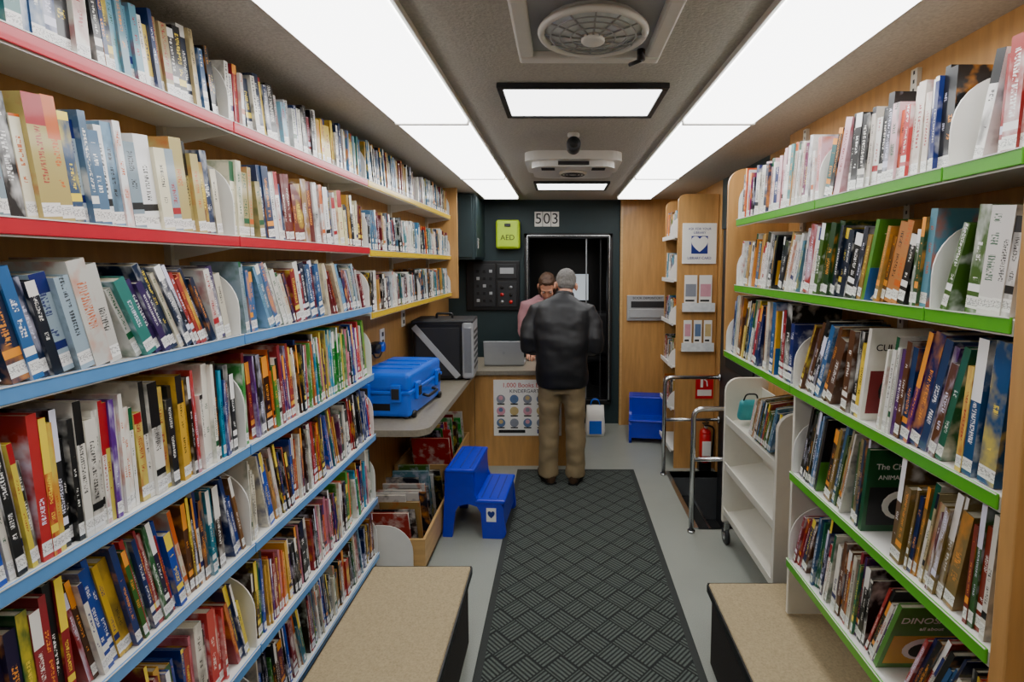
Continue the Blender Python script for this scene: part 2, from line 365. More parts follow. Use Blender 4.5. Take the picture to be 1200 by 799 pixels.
class Books:
    def __init__(s): s.V=[];s.F=[];s.mi=[];s.uv=[];s.col=[];s.acc=[]
    def quadbox(s,fn,a0,a1,d0,d1,h0,h1,mi,spine,col,acc,t):
        o=len(s.V)
        for a in (a0,a1):
            for d in (d0,d1):
                for h in (h0,h1): s.V.append(fn(a,d,h))
        fs=[(0,1,5,4),(2,6,7,3),(0,2,3,1),(4,5,7,6),(1,3,7,5),(0,4,6,2)]
        for k,f in enumerate(fs):
            s.F.append([o+i for i in f])
            sp=(k==0 and spine)
            s.mi.append(0 if sp else mi)
            for i in f:
                aa=(a0,a1)[i>>2]; hh=(h0,h1)[i&1]
                s.uv+= [aa/t if t else 0,hh]; s.col+=list(col); s.acc+=list(acc)
    def book(s,fn,t,d,h,col,acc):
        c=.0018
        s.quadbox(fn,0,t,0,c,0,h,1,True,col,acc,t)
        s.quadbox(fn,0,c,c,d,0,h,1,False,col,acc,t); s.quadbox(fn,t-c,t,c,d,0,h,1,False,col,acc,t)
        s.quadbox(fn,c,t-c,c,d-.004,.003,h-.004,2,False,col,acc,t)
    def done(s,name='row_of_books'):
        me=bpy.data.meshes.new(name); me.from_pydata(s.V,[],s.F)
        for m in (spinem,coverm,pagesm): me.materials.append(m)
        me.polygons.foreach_set('material_index',s.mi)
        uv=me.uv_layers.new(name='UVMap'); uv.data.foreach_set('uv',s.uv)
        for n_,dat in (('col',s.col),('acc',s.acc)):
            a=me.color_attributes.new(n_,'FLOAT_COLOR','CORNER'); a.data.foreach_set('color',dat)
        bm=bmesh.new(); bm.from_mesh(me); bmesh.ops.recalc_face_normals(bm,faces=bm.faces); bm.to_mesh(me); bm.free()
        o=bpy.data.objects.new(name,me); SC.collection.objects.link(o); return o
def rc(pal,r):
    c=lin(r.choice(pal)); k=r.uniform(.55,1.05); L=.3*c[0]+.6*c[1]+.1*c[2]; d=r.uniform(.0,.2)
    if L>.6: k=r.uniform(.85,1.05)
    return tuple(min(1,(x*(1-d)+L*d)*k) for x in c[:3])+(1,)
def accent(c,r):
    L=.3*c[0]+.6*c[1]+.1*c[2]
    ch=['#f2f0ea','#f8dc40','#f2f0ea','#e8e8ff','#f8a030','#ffffff'] if L<.25 else ['#101114','#10206c','#a81020','#101114','#0c5a34','#d06010']
    c2=lin(r.choice(ch)); return (c2[0],c2[1],c2[2],r.random())
def bookend(side,xf,y,z,h=.2,d=.17):
    rr=d*.75; poly=[]
    xb=xf+side*d
    poly=[(xb,z),(xf,z),(xf,z+h-rr)]
    for k in range(1,9):
        a=math.radians(k*90/8); poly.append((xf+side*(rr-rr*math.cos(a)),z+h-rr+rr*math.sin(a)))
    poly.append((xb,z+h))
    b=B(); b.add(prism_geo(poly,'Y',y-.002,y+.002),white); b.done('bookend')
hc=[M('cover_%d'%i,c,.35,coat=.4,var=.3,scale=12) for i,c in enumerate(('#14502a','#101216','#efe6d8','#7a1c20','#1d5a9a','#4c8a2a','#d8a020'))]
def hero(xf,y,z,w,h,phi,base,art,title,sub,tcol,kind=0):
    b=B(); mx=TM(xf+.012,y,z)@Matrix.Rotation(phi,4,'X')
    b.box(0,w,0,.0018,0,h,base,0,mx); b.box(0,w,.012,.0138,0,h,base,0,mx); b.box(0,.0018,.0018,.012,0,h,base,0,mx); b.box(.0018,w-.003,.0018,.012,.003,h-.003,pagesm,0,mx)
    if kind==0:
        b.box(.012,w-.012,-.0008,0,.02,h*.55,art,0,mx)
        b.add(ell_geo((w*.5,-.0008,h*.33),(w*.26,.0008,h*.18),20,8),tcol,True,mx); b.add(ell_geo((w*.5,-.0014,h*.31),(w*.17,.0008,h*.12),20,8),inkk,True,mx)
    else:
        b.box(.0,w,-.0008,0,.0,h*.42,art,0,mx)
        b.add(tube_geo([(w*.2,-.0004,.0),(w*.35,-.0004,h*.2),(w*.6,-.0004,h*.4)],[(.02,.0008),(.012,.0008),(.004,.0008)],10,ref=(1,0,0)),tcol,False,mx)
    b.text(title,w*(.16 if len(title)<10 else .115),mx@TM(w*.5,-.0012,h*.80)@FACE_CAM,tcol,.0004); b.text(sub,w*.09,mx@TM(w*.5,-.0012,h*.67)@FACE_CAM,tcol,.0004)
    b.done('picture_book')
def row(side,xf,secs,z,pal,h=(.18,.22),t=(.012,.028),lean=(3,14),dep=(.13,.16),seed=1,ends=True,gaps=(),bh=None):
    r=random.Random(seed); bs=Books(); P=PAL[pal]
    z+=.0012; gaps=list(gaps)
    for si,(y0,y1) in enumerate(secs):
        phi=math.radians(lean[0]*.5+1); y=y0+.010+h[1]*math.sin(phi); last=rc(P,r); left=r.randint(2,5)
        hs=r.uniform(*h); tk=r.uniform(.7,1.2)
        while True:
            if gaps and y>gaps[0][0]:
                g=gaps.pop(0); y=g[0]+g[1]
                if len(g)>2:
                    hero(xf,y,z,g[2],g[3],phi,*g[4:]); y+=.016/math.cos(phi)
                left=max(left,4)
            if left<=0:
                p2=math.radians(r.uniform(*lean)); left=r.randint(4,16); tk=r.uniform(.7,1.25)
                if p2>phi: y+=h[1]*(math.sin(p2)-math.sin(phi))+.001
                elif r.random()<.3: y+=r.uniform(.0,.015)
                phi=p2; 
                if r.random()<.6: hs=r.uniform(*h)
            th=r.uniform(*t)*tk
            if r.random()<.15: th*=1.5
            if y+th/math.cos(phi)>y1-.012: break
            left-=1
            hh=min(h[1],max(h[0]*.88,hs+r.uniform(-.03,.02))) if r.random()<.65 else r.uniform(h[0]*.88,h[1])
            dd=r.uniform(*dep); set_=.010+r.uniform(0,.016)
            if r.random()>.22: last=rc(P,r)
            ac=accent(last,r); cp,sp=math.cos(phi),math.sin(phi)
            def fn(a,d,hz,y=y,cp=cp,sp=sp,set_=set_): return (xf+side*(set_+d), y+a*cp-hz*sp, z+a*sp+hz*cp)
            bs.book(fn,th,dd,hh,last,ac)
            y+=th/cp+.0006
        if ends: bookend(side,xf+side*.004,y1-.004,z,h=bh or min(.2,h[1]),d=.16)
    bs.done()
XL=-.96
LZ=[2.088,1.757,1.464,1.12,.806,.47,.17]
Y0,Y1,Y2,Y3,Y4=.45,1.53,2.57,3.5,4.45
b=B()
def shelf(b,side,xf,xb,y0,y1,z,strip):
    a,c=sorted((xf,xb)); b.box(a,c,y0,y1,z-.012,z,white)
    f0,f1=sorted((xf,xf-side*.006)); b.box(f0,f1,y0+.002,y1-.002,z-.026,z+.006,strip,.002)
    g0,g1=sorted((xf-side*.006,xf-side*.0075)); b.box(g0,g1,y0+.004,y1-.004,z+.0035,z+.006,white)
    h0,h1=sorted((xf,xf+side*.004)); b.box(h0,h1,y0,y1,z-.03,z-.012,white)
for i,z in enumerate(LZ):
    for a,c in ((Y0,Y1),(Y1,Y2)): shelf(b,-1,XL,XLW,a,c,z,redm if i<2 else bluem)
YZ=[2.088,1.745,1.43]
for i,z in enumerate(YZ):
    for a,c in ((Y2,Y3),(Y3,Y4)): shelf(b,-1,XL,XLW,a,c,z,yelm)
for y in (Y0,Y1,Y2,Y3,Y4):
    zb=.02 if y<=Y2 else 1.35
    b.box(XLW,XLW+.02,y-.015,y+.015,zb,2.31,cream)
    for z in (LZ if y<=Y2 else YZ):
        b.add(prism_geo([(XLW,z-.012),(XL-.004,z-.012),(XL-.004,z-.03),(XLW,z-.07)],'Y',y-.0015,y+.0015),white)
b.done('bookshelf')
spec=[('L1',(.17,.205),(.012,.028),(2,9),.19),('L2',(.20,.24),(.014,.034),(1,9),.22),('L3',(.19,.23),(.012,.028),(12,26),.2),('K',(.235,.285),(.006,.018),(1,9),.25),('K2',(.215,.27),(.006,.017),(3,14),.24),('K',(.225,.28),(.006,.017),(3,14),.24),('K2',(.20,.255),(.006,.016),(4,13),.22)]
for i,z in enumerate(LZ):
    p,h,t,l,bh=spec[i]; row(-1,XL,[(Y0,Y1),(Y1,Y2)],z,p,h,t,l,seed=11+i,bh=bh)
for i,z in enumerate(YZ):
    row(-1,XL,[(Y2,Y3),(Y3,Y4)],z,'Y',(.18,.215),(.010,.024),(2,12),seed=31+i)
XR=.845; XB=1.16
RZ=[1.887,1.574,1.232,.915,.582]
RS=[[(.95,1.15),(1.15,1.72),(1.72,2.49)],[(.95,1.18),(1.18,2.49)],[(.95,1.85),(1.85,2.62)],[(.95,1.83)],[(.95,1.83)]]
b=B()
for z,S in zip(RZ,RS):
    for a,c in S: shelf(b,1,XR,XB,a,c,z,grnm)
b.box(XB,XRW,.95,2.66,1.1,H,wood); b.box(XB,XRW,.95,1.85,.36,1.1,wood)
for y in (.97,1.72,2.47):
    b.box(XB-.015,XB,y-.015,y+.015,1.15,2.31,cream)
    for k in range(40): b.box(XB-.0155,XB-.0145,y-.004,y+.004,1.2+k*.028,1.212+k*.028,darkg)
b.box(XR-.005,XRW,.91,.945,0,H,wood,.003)
pl=[(XRW,1.2),(XR+.005,1.2),(XR+.005,2.08)]
for k in range(1,7):
    a=math.radians(k*15); pl.append((XR+.005+.08*(1-math.cos(a)),2.08+.08*math.sin(a)))
pl.append((XRW,2.16)); b.add(prism_geo(pl,'Y',2.64,2.66),wood)
b.box(XR+.01,XRW,1.835,1.85,.36,1.2,cream)
b.done('bookshelf')
rspec=[('R1',(.19,.235),(.014,.03),(3,16),()),
('R2',(.20,.24),(.014,.032),(10,24),[(1.40,.05,.16,.23,hc[5],hc[4],'THE RIVER','a novel',paper,1),(2.05,.04,.15,.22,hc[1],hc[6],'MAYA','story',paper,0)]),
('R3',(.245,.295),(.010,.028),(8,24),[(1.36,.08,.17,.27,hc[2],hc[3],'CULTURAL','MARKET',inkk,0),(2.0,.04,.16,.26,hc[6],hc[4],'ANIMALS','world',inkk,1)]),
('R4',(.235,.28),(.006,.018),(6,20),[(1.28,.13,.21,.25,hc[0],hc[1],'The Chimpanzee','ANIMAL FAMILIES',paper,0),(1.62,.05,.2,.27,hc[1],hc[5],'GORILLA','JACK',paper,1)]),
('R3',(.235,.285),(.006,.016),(8,24),[(1.22,.09,.2,.25,hc[5],hc[6],'DINOSAURS','all about',paper,0)])]
for i,(z,S) in enumerate(zip(RZ,RS)):
    p,h,t,l,g=rspec[i]; row(1,XR,S,z,p,h,t,l,dep=(.15,.19),seed=51+i,gaps=g)
# ---------------------------------------------------------------- floor mat, benches
b=B(); b.box(-.36,.59,.2,4.06,.0005,.008,matb,.003); b.box(-.325,.555,.24,4.02,.008,.012,matm); b.done('floor_mat')
def bench(x0,x1,y0,y1):
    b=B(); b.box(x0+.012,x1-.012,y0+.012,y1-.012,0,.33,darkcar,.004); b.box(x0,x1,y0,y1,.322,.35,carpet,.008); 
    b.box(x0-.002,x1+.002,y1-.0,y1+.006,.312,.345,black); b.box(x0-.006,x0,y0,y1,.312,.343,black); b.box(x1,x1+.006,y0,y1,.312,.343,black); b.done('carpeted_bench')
bench(-.83,-.40,.2,2.16); bench(.615,1.24,.2,2.04)
# ---------------------------------------------------------------- left counter
b=B(); zt=.81; WL=XLW+.003
poly=[(WL,2.62),(-.80,2.62)]
for k in range(0,7):
    a=math.radians(-90+k*15); poly.append((-.78+.08*math.cos(a),2.70+.08*math.sin(a)))
poly+=[(-.70,4.10),(-.64,4.12),(.06,4.12),(.10,4.16),(.10,4.74),(-.70,4.74),(WL,4.74)]
b.add(prism_geo(poly,'Z',zt-.035,zt),lamin)
b.box(-.715,.06,4.15,4.17,0,zt-.035,wood); b.box(.05,.07,4.15,4.72,0,zt-.035,wood); b.box(WL,-.72,4.15,4.17,0,zt-.035,wood)
b.done('service_counter')
b=B(); b.box(-.56,-.0,4.142,4.1495,.26,.73,paper)
b.text('1,000 Books Before',.052,TM(-.28,4.141,.685)@FACE_CAM,redp); b.text('KINDERGARTEN',.04,TM(-.28,4.141,.635)@FACE_CAM,inkk)
cl=[M('poster_ink_%d'%i,c,.6) for i,c in enumerate(('#8a8f9a','#d49aa8','#5f7aa0','#c9b27a'))]
for i in range(5):
    for j in range(3):
        x=-.50+i*.11; z=.57-j*.10
        b.add(cyl_geo((x,4.141,z),.036,.002,'Y',16),cl[(i*2+j)%4]); b.add(cyl_geo((x,4.140,z+.01),.018,.003,'Y',12),cl[(i+j+1)%4]); b.box(x-.03,x+.03,4.1395,4.141,z-.046,z-.036,inkk)
b.box(-.52,-.3,4.1395,4.142,.285,.31,inkk); b.box(-.2,-.08,4.1395,4.142,.28,.315,navy); b.done('reading_poster')
b=B(); mx=TM(-.49,4.33,zt+.001)
b.box(-.17,.17,0,.22,.001,.018,silverp,.004,mx); b.box(-.15,.15,.03,.13,.018,.020,black,0,mx)
TL=mx@Matrix.Rotation(math.radians(12),4,'X')
b.add(box_geo((0,-.0,.115),(.34,.008,.215),.003),silverp,False,TL); b.add(box_geo((0,.005,.115),(.31,.002,.185)),rubber,False,TL)
b.add(cyl_geo((0,-.006,.12),.012,.002,'Y'),alum,False,TL); b.done('laptop')
b=B(); mx=TM(-.985,3.08,zt)@Matrix.Rotation(math.radians(-5),4,'Z')
b.box(-.165,.165,-.27,.27,.012,.15,bluec,.02,mx,3); b.box(-.165,.165,-.27,.27,.156,.26,bluec,.025,mx,3); b.box(-.172,.172,-.277,.277,.142,.163,bluec,.006,mx)
for x in (-.09,.09): b.box(x-.03,x+.03,-.29,-.268,.10,.20,bluec,.006,mx); b.box(x-.022,x+.022,-.295,-.288,.12,.18,darkg,.003,mx)
for y in (-.17,.17): b.box(.165,.187,y-.03,y+.03,.10,.20,bluec,.006,mx); b.box(.185,.191,y-.02,y+.02,.12,.175,darkg,.003,mx)
b.add(tube_geo(fillet([(.17,-.08,.10),(.205,-.08,.09),(.205,.08,.09),(.17,.08,.10)],.02),[.009]*20,8,ref=(0,0,1)),black,True,mx)
for y in (-.12,0,.12): b.box(-.13,.13,y-.012,y+.012,.258,.267,bluec,.003,mx)
b.box(-.05,.05,-.2705,-.2695,.05,.09,black,0,mx)
for x in (-.13,.13):
    for y in (-.24,.24): b.add(cyl_geo((x,y,.008),.018,.015,bev=.002),black,True,mx)
for y in (-.22,.22): b.add(cyl_geo((.168,y,.022),.021,.02,'X'),black,True,mx)
b.done('hard_shell_case')
b=B(); mx=TM(-.90,3.92,zt)@Matrix.Rotation(math.radians(4),4,'Z')
b.box(-.21,.15,-.16,.16,.012,.44,black,.015,mx,3); b.box(-.19,.13,-.165,-.158,.04,.40,darkg,.01,mx)
b.add(box_geo((0,0,0),(.045,.006,.50),.002),silverp,False,mx@TM(-.04,-.168,.22)@Matrix.Rotation(math.radians(-40),4,'Y'))
b.box(.148,.235,-.17,.17,.012,.45,silverp,.02,mx,3); b.box(-.22,.235,-.17,.17,.43,.455,darkg,.01,mx)
b.box(.165,.22,-.173,-.168,.06,.40,alum,.004,mx)
for k in range(7): b.box(.234,.238,-.13,.13,.08+k*.045,.10+k*.045,darkg,0,mx)
b.add(tube_geo(fillet([(-.06,0,.455),(-.06,0,.49),(.06,0,.49),(.06,0,.455)],.02),[.009]*20,8,ref=(0,1,0)),black,True,mx)
for x in (-.17,.19):
    for y in (-.13,.13): b.add(cyl_geo((x,y,.007),.016,.013),black,True,mx)
b.done('projector_case')
for y,z in ((3.3,1.2),(3.75,1.28),(2.85,1.22)):
    b=B(); b.box(XLW,XLW+.008,y-.04,y+.04,z-.06,z+.06,white,.003)
    for dz in (-.025,.025): b.box(XLW+.008,XLW+.010,y-.015,y+.015,z+dz-.014,z+dz+.014,darkg,.003)
    b.done('wall_socket')
b=B(); b.box(XLW,XLW+.05,3.02,3.16,1.14,1.20,black,.008); b.add(cyl_geo((XLW+.06,3.05,1.17),.03,.03,'X'),darkg,True); b.add(cyl_geo((XLW+.06,3.13,1.17),.03,.03,'X'),bluec,True)
b.add(tube_geo(fillet([(XLW+.02,3.09,1.14),(XLW+.03,3.09,1.11),(XLW+.02,3.2,1.09),(XLW+.02,3.28,1.14)],.03),[.005]*20,6),black,True); b.done('tape_dispenser')
B().box(XLW,-.90,4.462,4.49,1.38,2.33,wood,.003).done('trim_3')
b=B(); b.box(XLW,-.80,4.75,5.285,1.72,2.32,teal,.004); b.box(-.80,-.785,4.77,5.27,1.74,2.30,teal,.004); b.box(-.785,-.77,4.80,4.83,1.82,1.92,steel,.003); b.box(XLW+.02,-.82,4.735,4.75,1.74,2.30,teal,.004)
b.done('overhead_cabinet')
b=B(); b.box(-.98,-.43,5.26,5.289,1.20,1.71,black,.006); b.box(-.9,-.68,5.25,5.262,1.24,1.68,darkg,.004); b.box(-.66,-.46,5.25,5.262,1.24,1.5,darkg,.004); b.box(-.66,-.46,5.25,5.262,1.53,1.68,darkg,.004)
for i in range(3):
    for j in range(5): b.box(-.87+i*.065,-.84+i*.065,5.24,5.251,1.29+j*.075,1.32+j*.075,(silverp,rubber,rubber)[(i+j)%3],.002)
for i in range(2):
    for j in range(3): b.add(cyl_geo((-.61+i*.09,5.246,1.29+j*.075),.018,.012,'Y'),(alum,redp,rubber)[(i+j)%3],True)
b.box(-.63,-.49,5.246,5.252,1.58,1.64,silverp); b.done('control_panel')
b=B(); b.box(-.66,-.42,5.17,5.289,1.83,2.12,lime,.025,None,3); b.box(-.64,-.44,5.163,5.172,1.85,2.10,lime,.008)
b.text('AED',.075,TM(-.54,5.161,1.94)@FACE_CAM,inkk); b.box(-.57,-.51,5.150,5.165,2.05,2.08,darkg,.003); b.done('defibrillator_box')
b=B()
for i,ch in enumerate('503'):
    x=-.235+i*.085; b.box(x-.04,x+.04,5.28,5.289,2.06,2.21,paper,.002); b.text(ch,.15,TM(x,5.279,2.135)@FACE_CAM,inkk,.001)
b.done('number_sign')
def bin_(x0,x1,y0,y1,z0,h,hb=(.24,.33),dx=0,pal='K'):
    b=B(); t=.015
    b.box(x0,x1,y0,y0+t,z0+.02,h,woodh); b.box(x0,x1,y1-t,y1,z0+.02,h,woodh); b.box(x0,x0+t,y0+t,y1-t,z0+.02,h,woodh); b.box(x1-t,x1,y0+t,y1-t,z0+.02,h,woodh); b.box(x0,x1,y0,y1,z0+.02,z0+.035,woodh)
    for x in (x0+.03,x1-.03):
        for y in (y0+.04,y1-.04): b.box(x-.012,x+.012,y-.012,y+.012,0,z0+.022,black)
    b.done('book_bin')
    r=random.Random(int(y0*100)+dx); bs=Books(); y=y0+.13
    while y<y1-.04:
        hh=r.uniform(*hb); w=r.uniform(.2,min(.28,x1-x0-.05)); th=r.uniform(.007,.013); phi=math.radians(r.uniform(12,18)); cp,sp=math.cos(phi),math.sin(phi)
        xo=x1-.02-w-r.uniform(0,max(.001,x1-x0-.05-w)); c=rc(PAL[pal],r); ac=accent(c,r)
        def fn(a,d,hz): return (xo+w-d, y+a*cp-hz*sp, z0+.037+a*sp+hz*cp)
        bs.book(fn,th,w,hh,c,ac); y+=th/cp+r.uniform(.004,.03)
    bs.done('row_of_books')
bin_(-1.15,-.74,2.66,3.36,.0,.19,(.28,.37),3,'R2'); bin_(-1.15,-.76,3.42,4.12,.16,.30,(.26,.36),1)
bookend(-1,-.80,2.64,0.001,h=.28,d=.2)
def stool(mx,name='step_stool'):
    b=B()
    def side(y):
        pts=[(-.19,0),(-.13,0),(-.11,.14)]
        for k in range(5):
            a=math.radians(180-k*45); pts.append((-.03+.08*math.cos(a),.15+.05*math.sin(a)))
        pts+=[(.06,.0),(.19,0),(.205,.03),(.19,.17),(.175,.21),(.03,.22),(.015,.25),(.0,.385),(-.165,.395)]
        b.add(prism_geo(pts,'Y',y-.012,y+.012),bluep)
    side(-.19); side(.19)
    b.box(-.17,.012,-.205,.205,.375,.40,bluep,.01); b.box(.01,.20,-.205,.205,.20,.225,bluep,.01)
    b.box(.0,.012,-.18,.18,.22,.38,bluep); b.box(.17,.19,-.18,.18,.05,.205,bluep); b.box(-.178,-.165,-.18,.18,.06,.38,bluep)
    for x in (-.14,-.08,-.02): b.box(x-.004,x+.004,-.17,.17,.399,.402,navy)
    for x in (.05,.10,.15): b.box(x-.004,x+.004,-.17,.17,.224,.227,navy)
    b.box(.085,.145,-.2035,-.2015,.10,.18,paper); b.text('♥',.04,TM(.115,-.204,.14)@FACE_CAM,navy)
    o=b.done(name); o.matrix_world=mx; return o
stool(TM(-.53,3.22,.0005)@Matrix.Rotation(math.radians(-4),4,'Z')@Matrix.Diagonal((1,1,1.08,1)))
stool(TM(.86,4.86,.0005)@Matrix.Rotation(math.radians(-98),4,'Z'))
# ---------------------------------------------------------------- right side
b=B(); x0,x1=.925,1.245
pl=[(x0,0),(x1,0),(x1,2.23),(x0+.06,2.23)]
for k in range(1,5):
    a=math.radians(90+k*22.5); pl.append((x0+.06+.06*math.cos(a),2.17+.06*math.sin(a)))
b.add(prism_geo(pl,'Y',4.10,4.12),wood); b.add(prism_geo(pl,'Y',4.58,4.60),wood)
b.box(x1-.01,x1,4.12,4.58,0,2.2,wood)
for z in (.15,.5,.85,1.2,1.55,1.9): b.box(x0-.02,x1-.01,4.12,4.58,z-.012,z,white); b.box(x0-.028,x0-.02,4.12,4.58,z-.02,z+.012,white)
b.done('display_rack')
for z in (.5,.85,1.2,1.55,1.9): bookend(1,x0-.055,4.13,z+.001,h=.16,d=.16)
rr=0
for z in (.5,.85,1.2,1.55,1.9): rr+=1; row(1,x0-.02,[(4.14,4.57)],z,'R2',(.16,.22),(.012,.026),(2,10),dep=(.13,.16),seed=80+rr,ends=False)
b=B(); b.box(.96,1.23,4.088,4.0985,1.68,2.0,paper,.002); b.box(1.03,1.16,4.0865,4.089,1.76,1.90,navy); b.text('♥',.12,TM(1.095,4.086,1.83)@FACE_CAM,paper)
b.text('LIBRARY CARD',.028,TM(1.095,4.087,1.725)@FACE_CAM,navy); b.text('ASK FOR YOUR',.026,TM(1.095,4.087,1.955)@FACE_CAM,navy); b.text('LIBRARY',.026,TM(1.095,4.087,1.925)@FACE_CAM,navy); b.done('library_sign')
for i,(za,n_) in enumerate(((1.32,2),(1.0,3))):
    b=B(); b.box(.96,1.22,4.06,4.0985,za-.02,za,woodh); b.box(.96,1.22,4.055,4.06,za-.02,za+.05,glassy)
    for k in range(n_):
        w=.22/n_; xx=.98+k*(w+.008); b.box(xx,xx+w-.01,4.075,4.083,za,za+(.27 if i==0 else .23),paper); b.box(xx+.008,xx+w-.018,4.0735,4.076,za+.10,za+.2,cl[(k+i)%4]); b.box(xx+.008,xx+w-.03,4.0735,4.076,za+.06,za+.075,inkk)
    b.done('brochure_holder')
b=B(); b.box(1.09,1.235,4.093,4.0985,.585,.78,redp,.002); b.box(1.105,1.22,4.0915,4.094,.61,.66,paper); b.box(1.13,1.15,4.0915,4.094,.68,.75,paper); b.add(tube_geo([(1.155,4.0925,.75),(1.18,4.0925,.73),(1.185,4.0925,.69)],[.005]*3,6),paper); b.done('fire_extinguisher_sign')
b=B(); x=1.165; y=4.0485
b.add(cyl_geo((x,y,.20),.047,.26,bev=.02),redp,True); b.add(ell_geo((x,y,.32),(.045,.045,.035)),redp,True); b.add(cyl_geo((x,y,.37),.016,.04),steel,True)
b.box(x-.02,x+.02,y-.05,y+.03,.385,.395,black,.003); b.add(box_geo((x,y-.03,.42),(.02,.09,.008),.002),black,False); b.add(cyl_geo((x,y-.02,.372),.013,.01,'Y'),paper,True)
b.add(tube_geo(fillet([(x+.015,y,.38),(x+.07,y,.36),(x+.065,y,.22),(x+.055,y,.12)],.03),[.008]*20,8),black,True); b.box(x-.035,x+.035,y-.050,y-.044,.14,.26,paper,.002)
b.box(x-.05,x+.05,y-.015,y+.047,.001,.075,black,.004); b.done('fire_extinguisher')
def rail(y,ztop,zmid,xw=XRW):
    b=B(); r=.016; x0=.815
    p=fillet([(x0,y,.0),(x0,y,ztop),(xw-.01,y,ztop)],.06); b.add(tube_geo(p,[r]*len(p),12,ref=(0,1,0)),steel,True)
    b.add(tube_geo([(x0,y,zmid),(xw-.01,y,zmid)],[r*.85]*2,12,ref=(0,1,0)),steel,True)
    b.add(cyl_geo((x0,y,.0065),.024,.012),steel,True)
    for z in (ztop,zmid): b.add(cyl_geo((xw-.007,y,z),.03,.012,'X'),steel,True)
    b.done('handrail')
rail(3.97,.79,.45); rail(3.09,.79,.47)
b=B(); ya,yb_=2.25,2.98; xa,xb=.97,1.22
for y in (ya,yb_):
    pl=[(xa,.13),(xb,.13),(xb,.98),(xb-.03,1.01),(xa+.08,1.01)]
    for k in range(1,6):
        a=math.radians(90+k*18); pl.append((xa+.08+.08*math.cos(a),.93+.08*math.sin(a)))
    b.add(prism_geo(pl,'Y',y-.012,y+.012),cream)
for z in (.20,.48,.76):
    m2=TM((xa+xb)/2,(ya+yb_)/2,z)@Matrix.Rotation(math.radians(-8),4,'Y')
    b.add(box_geo((0,0,0),(.23,yb_-ya-.02,.01)),cream,False,m2); b.add(box_geo((-.115,0,.015),(.008,yb_-ya-.02,.05),.002),cream,False,m2); b.add(box_geo((.112,0,.09),(.006,yb_-ya-.02,.18)),cream,False,m2)
for y in (ya+.06,yb_-.02):
    for x in (xa+.02,xb-.04):
        b.box(x-.016,x+.016,y-.02,y+.02,.085,.135,steel,.003); b.add(cyl_geo((x,y,.05),.05,.024,'X',bev=.005),darkg,True); b.add(cyl_geo((x,y,.05),.022,.03,'X'),steel,True)
b.done('book_cart')
r=random.Random(5); bs=Books(); y=2.40
for k in range(16):
    th=r.uniform(.008,.016); c=rc(PAL['R2'],r); ac=accent(c,r); phi=math.radians(22); cp,sp=math.cos(phi),math.sin(phi)
    def fn(a,d,hz): return (xa+.03+d, y+a*cp-hz*sp, .772+.14*d+a*sp+hz*cp)
    bs.book(fn,th,.16,r.uniform(.2,.26),c,ac); y+=th/cp+.004
bs.done()
tealp=M('teal_pouch','#2f9aa0',.5,var=.3,scale=15,bmp=.5,bd=.01); yelp=M('yellow_toy','#e8d23a',.5)
b=B(); b.add(box_geo((0,0,0),(.12,.05,.13),.02,3),tealp,True,TM(1.07,2.86,.85)@Matrix.Rotation(.4,4,'X')); b.add(tube_geo(fillet([(1.03,2.84,.91),(1.04,2.83,.95),(1.10,2.83,.95),(1.11,2.84,.91)],.02),[.005]*20,6),inkk,True); b.done('zip_pouch')
b=B(); b.add(tube_geo([(1.0,2.275,.79),(1.0,2.272,.86),(1.0,2.28,.93),(1.01,2.30,.99)],[.010,.010,.010,.006],12),yelp,True); b.done('yellow_toy')
b=B(); V,F=tube_geo([(0,0,0),(0,0,.05),(0,0,.2),(0,0,.30)],[(.09,.05),(.10,.06),(.09,.045),(.085,.02)],20,ex=3.5)
b.add((V,F),paper,True,TM(.33,4.92,.001)); 
for dy in (-.015,.015):
    p=fillet([(.28,4.92+dy,.29),(.30,4.92+dy,.36),(.36,4.92+dy,.36),(.38,4.92+dy,.29)],.04); b.add(tube_geo(p,[.004]*len(p),6,ref=(0,1,0)),bluec,True)
b.box(.27,.39,4.855,4.862,.03,.16,bluec,.002); b.done('tote_bag')
# ---------------------------------------------------------------- people
def remesh(geos,vox,sm=3,amp=0,fs=8,seed=0,fac=.5,zs=1.8):
    V=[];F=[]
    for v,f in geos:
        o=len(V); V+=[tuple(x) for x in v]; F+=[[o+i for i in q] for q in f]
    me=bpy.data.meshes.new('tmp'); me.from_pydata(V,[],F)
    bm=bmesh.new(); bm.from_mesh(me); bmesh.ops.recalc_face_normals(bm,faces=bm.faces); bm.to_mesh(me); bm.free()
    o=bpy.data.objects.new('tmp',me); SC.collection.objects.link(o)
    m=o.modifiers.new('r','REMESH'); m.mode='VOXEL'; m.voxel_size=vox
    if sm: s=o.modifiers.new('s','SMOOTH'); s.factor=fac; s.iterations=sm
    bpy.context.view_layer.update()
    e=o.evaluated_get(bpy.context.evaluated_depsgraph_get()).to_mesh()
    out=[]
    for v in e.vertices:
        c=v.co.copy()
        if amp:
            q=Vector((c.x*fs,c.y*fs,c.z*fs*zs+seed)); c+=v.normal*amp*(noise.noise(q)+.4*noise.noise(q*2.3))
        out.append(c)
    Fs=[list(p.vertices) for p in e.polygons]
    bpy.data.objects.remove(o); return out,Fs
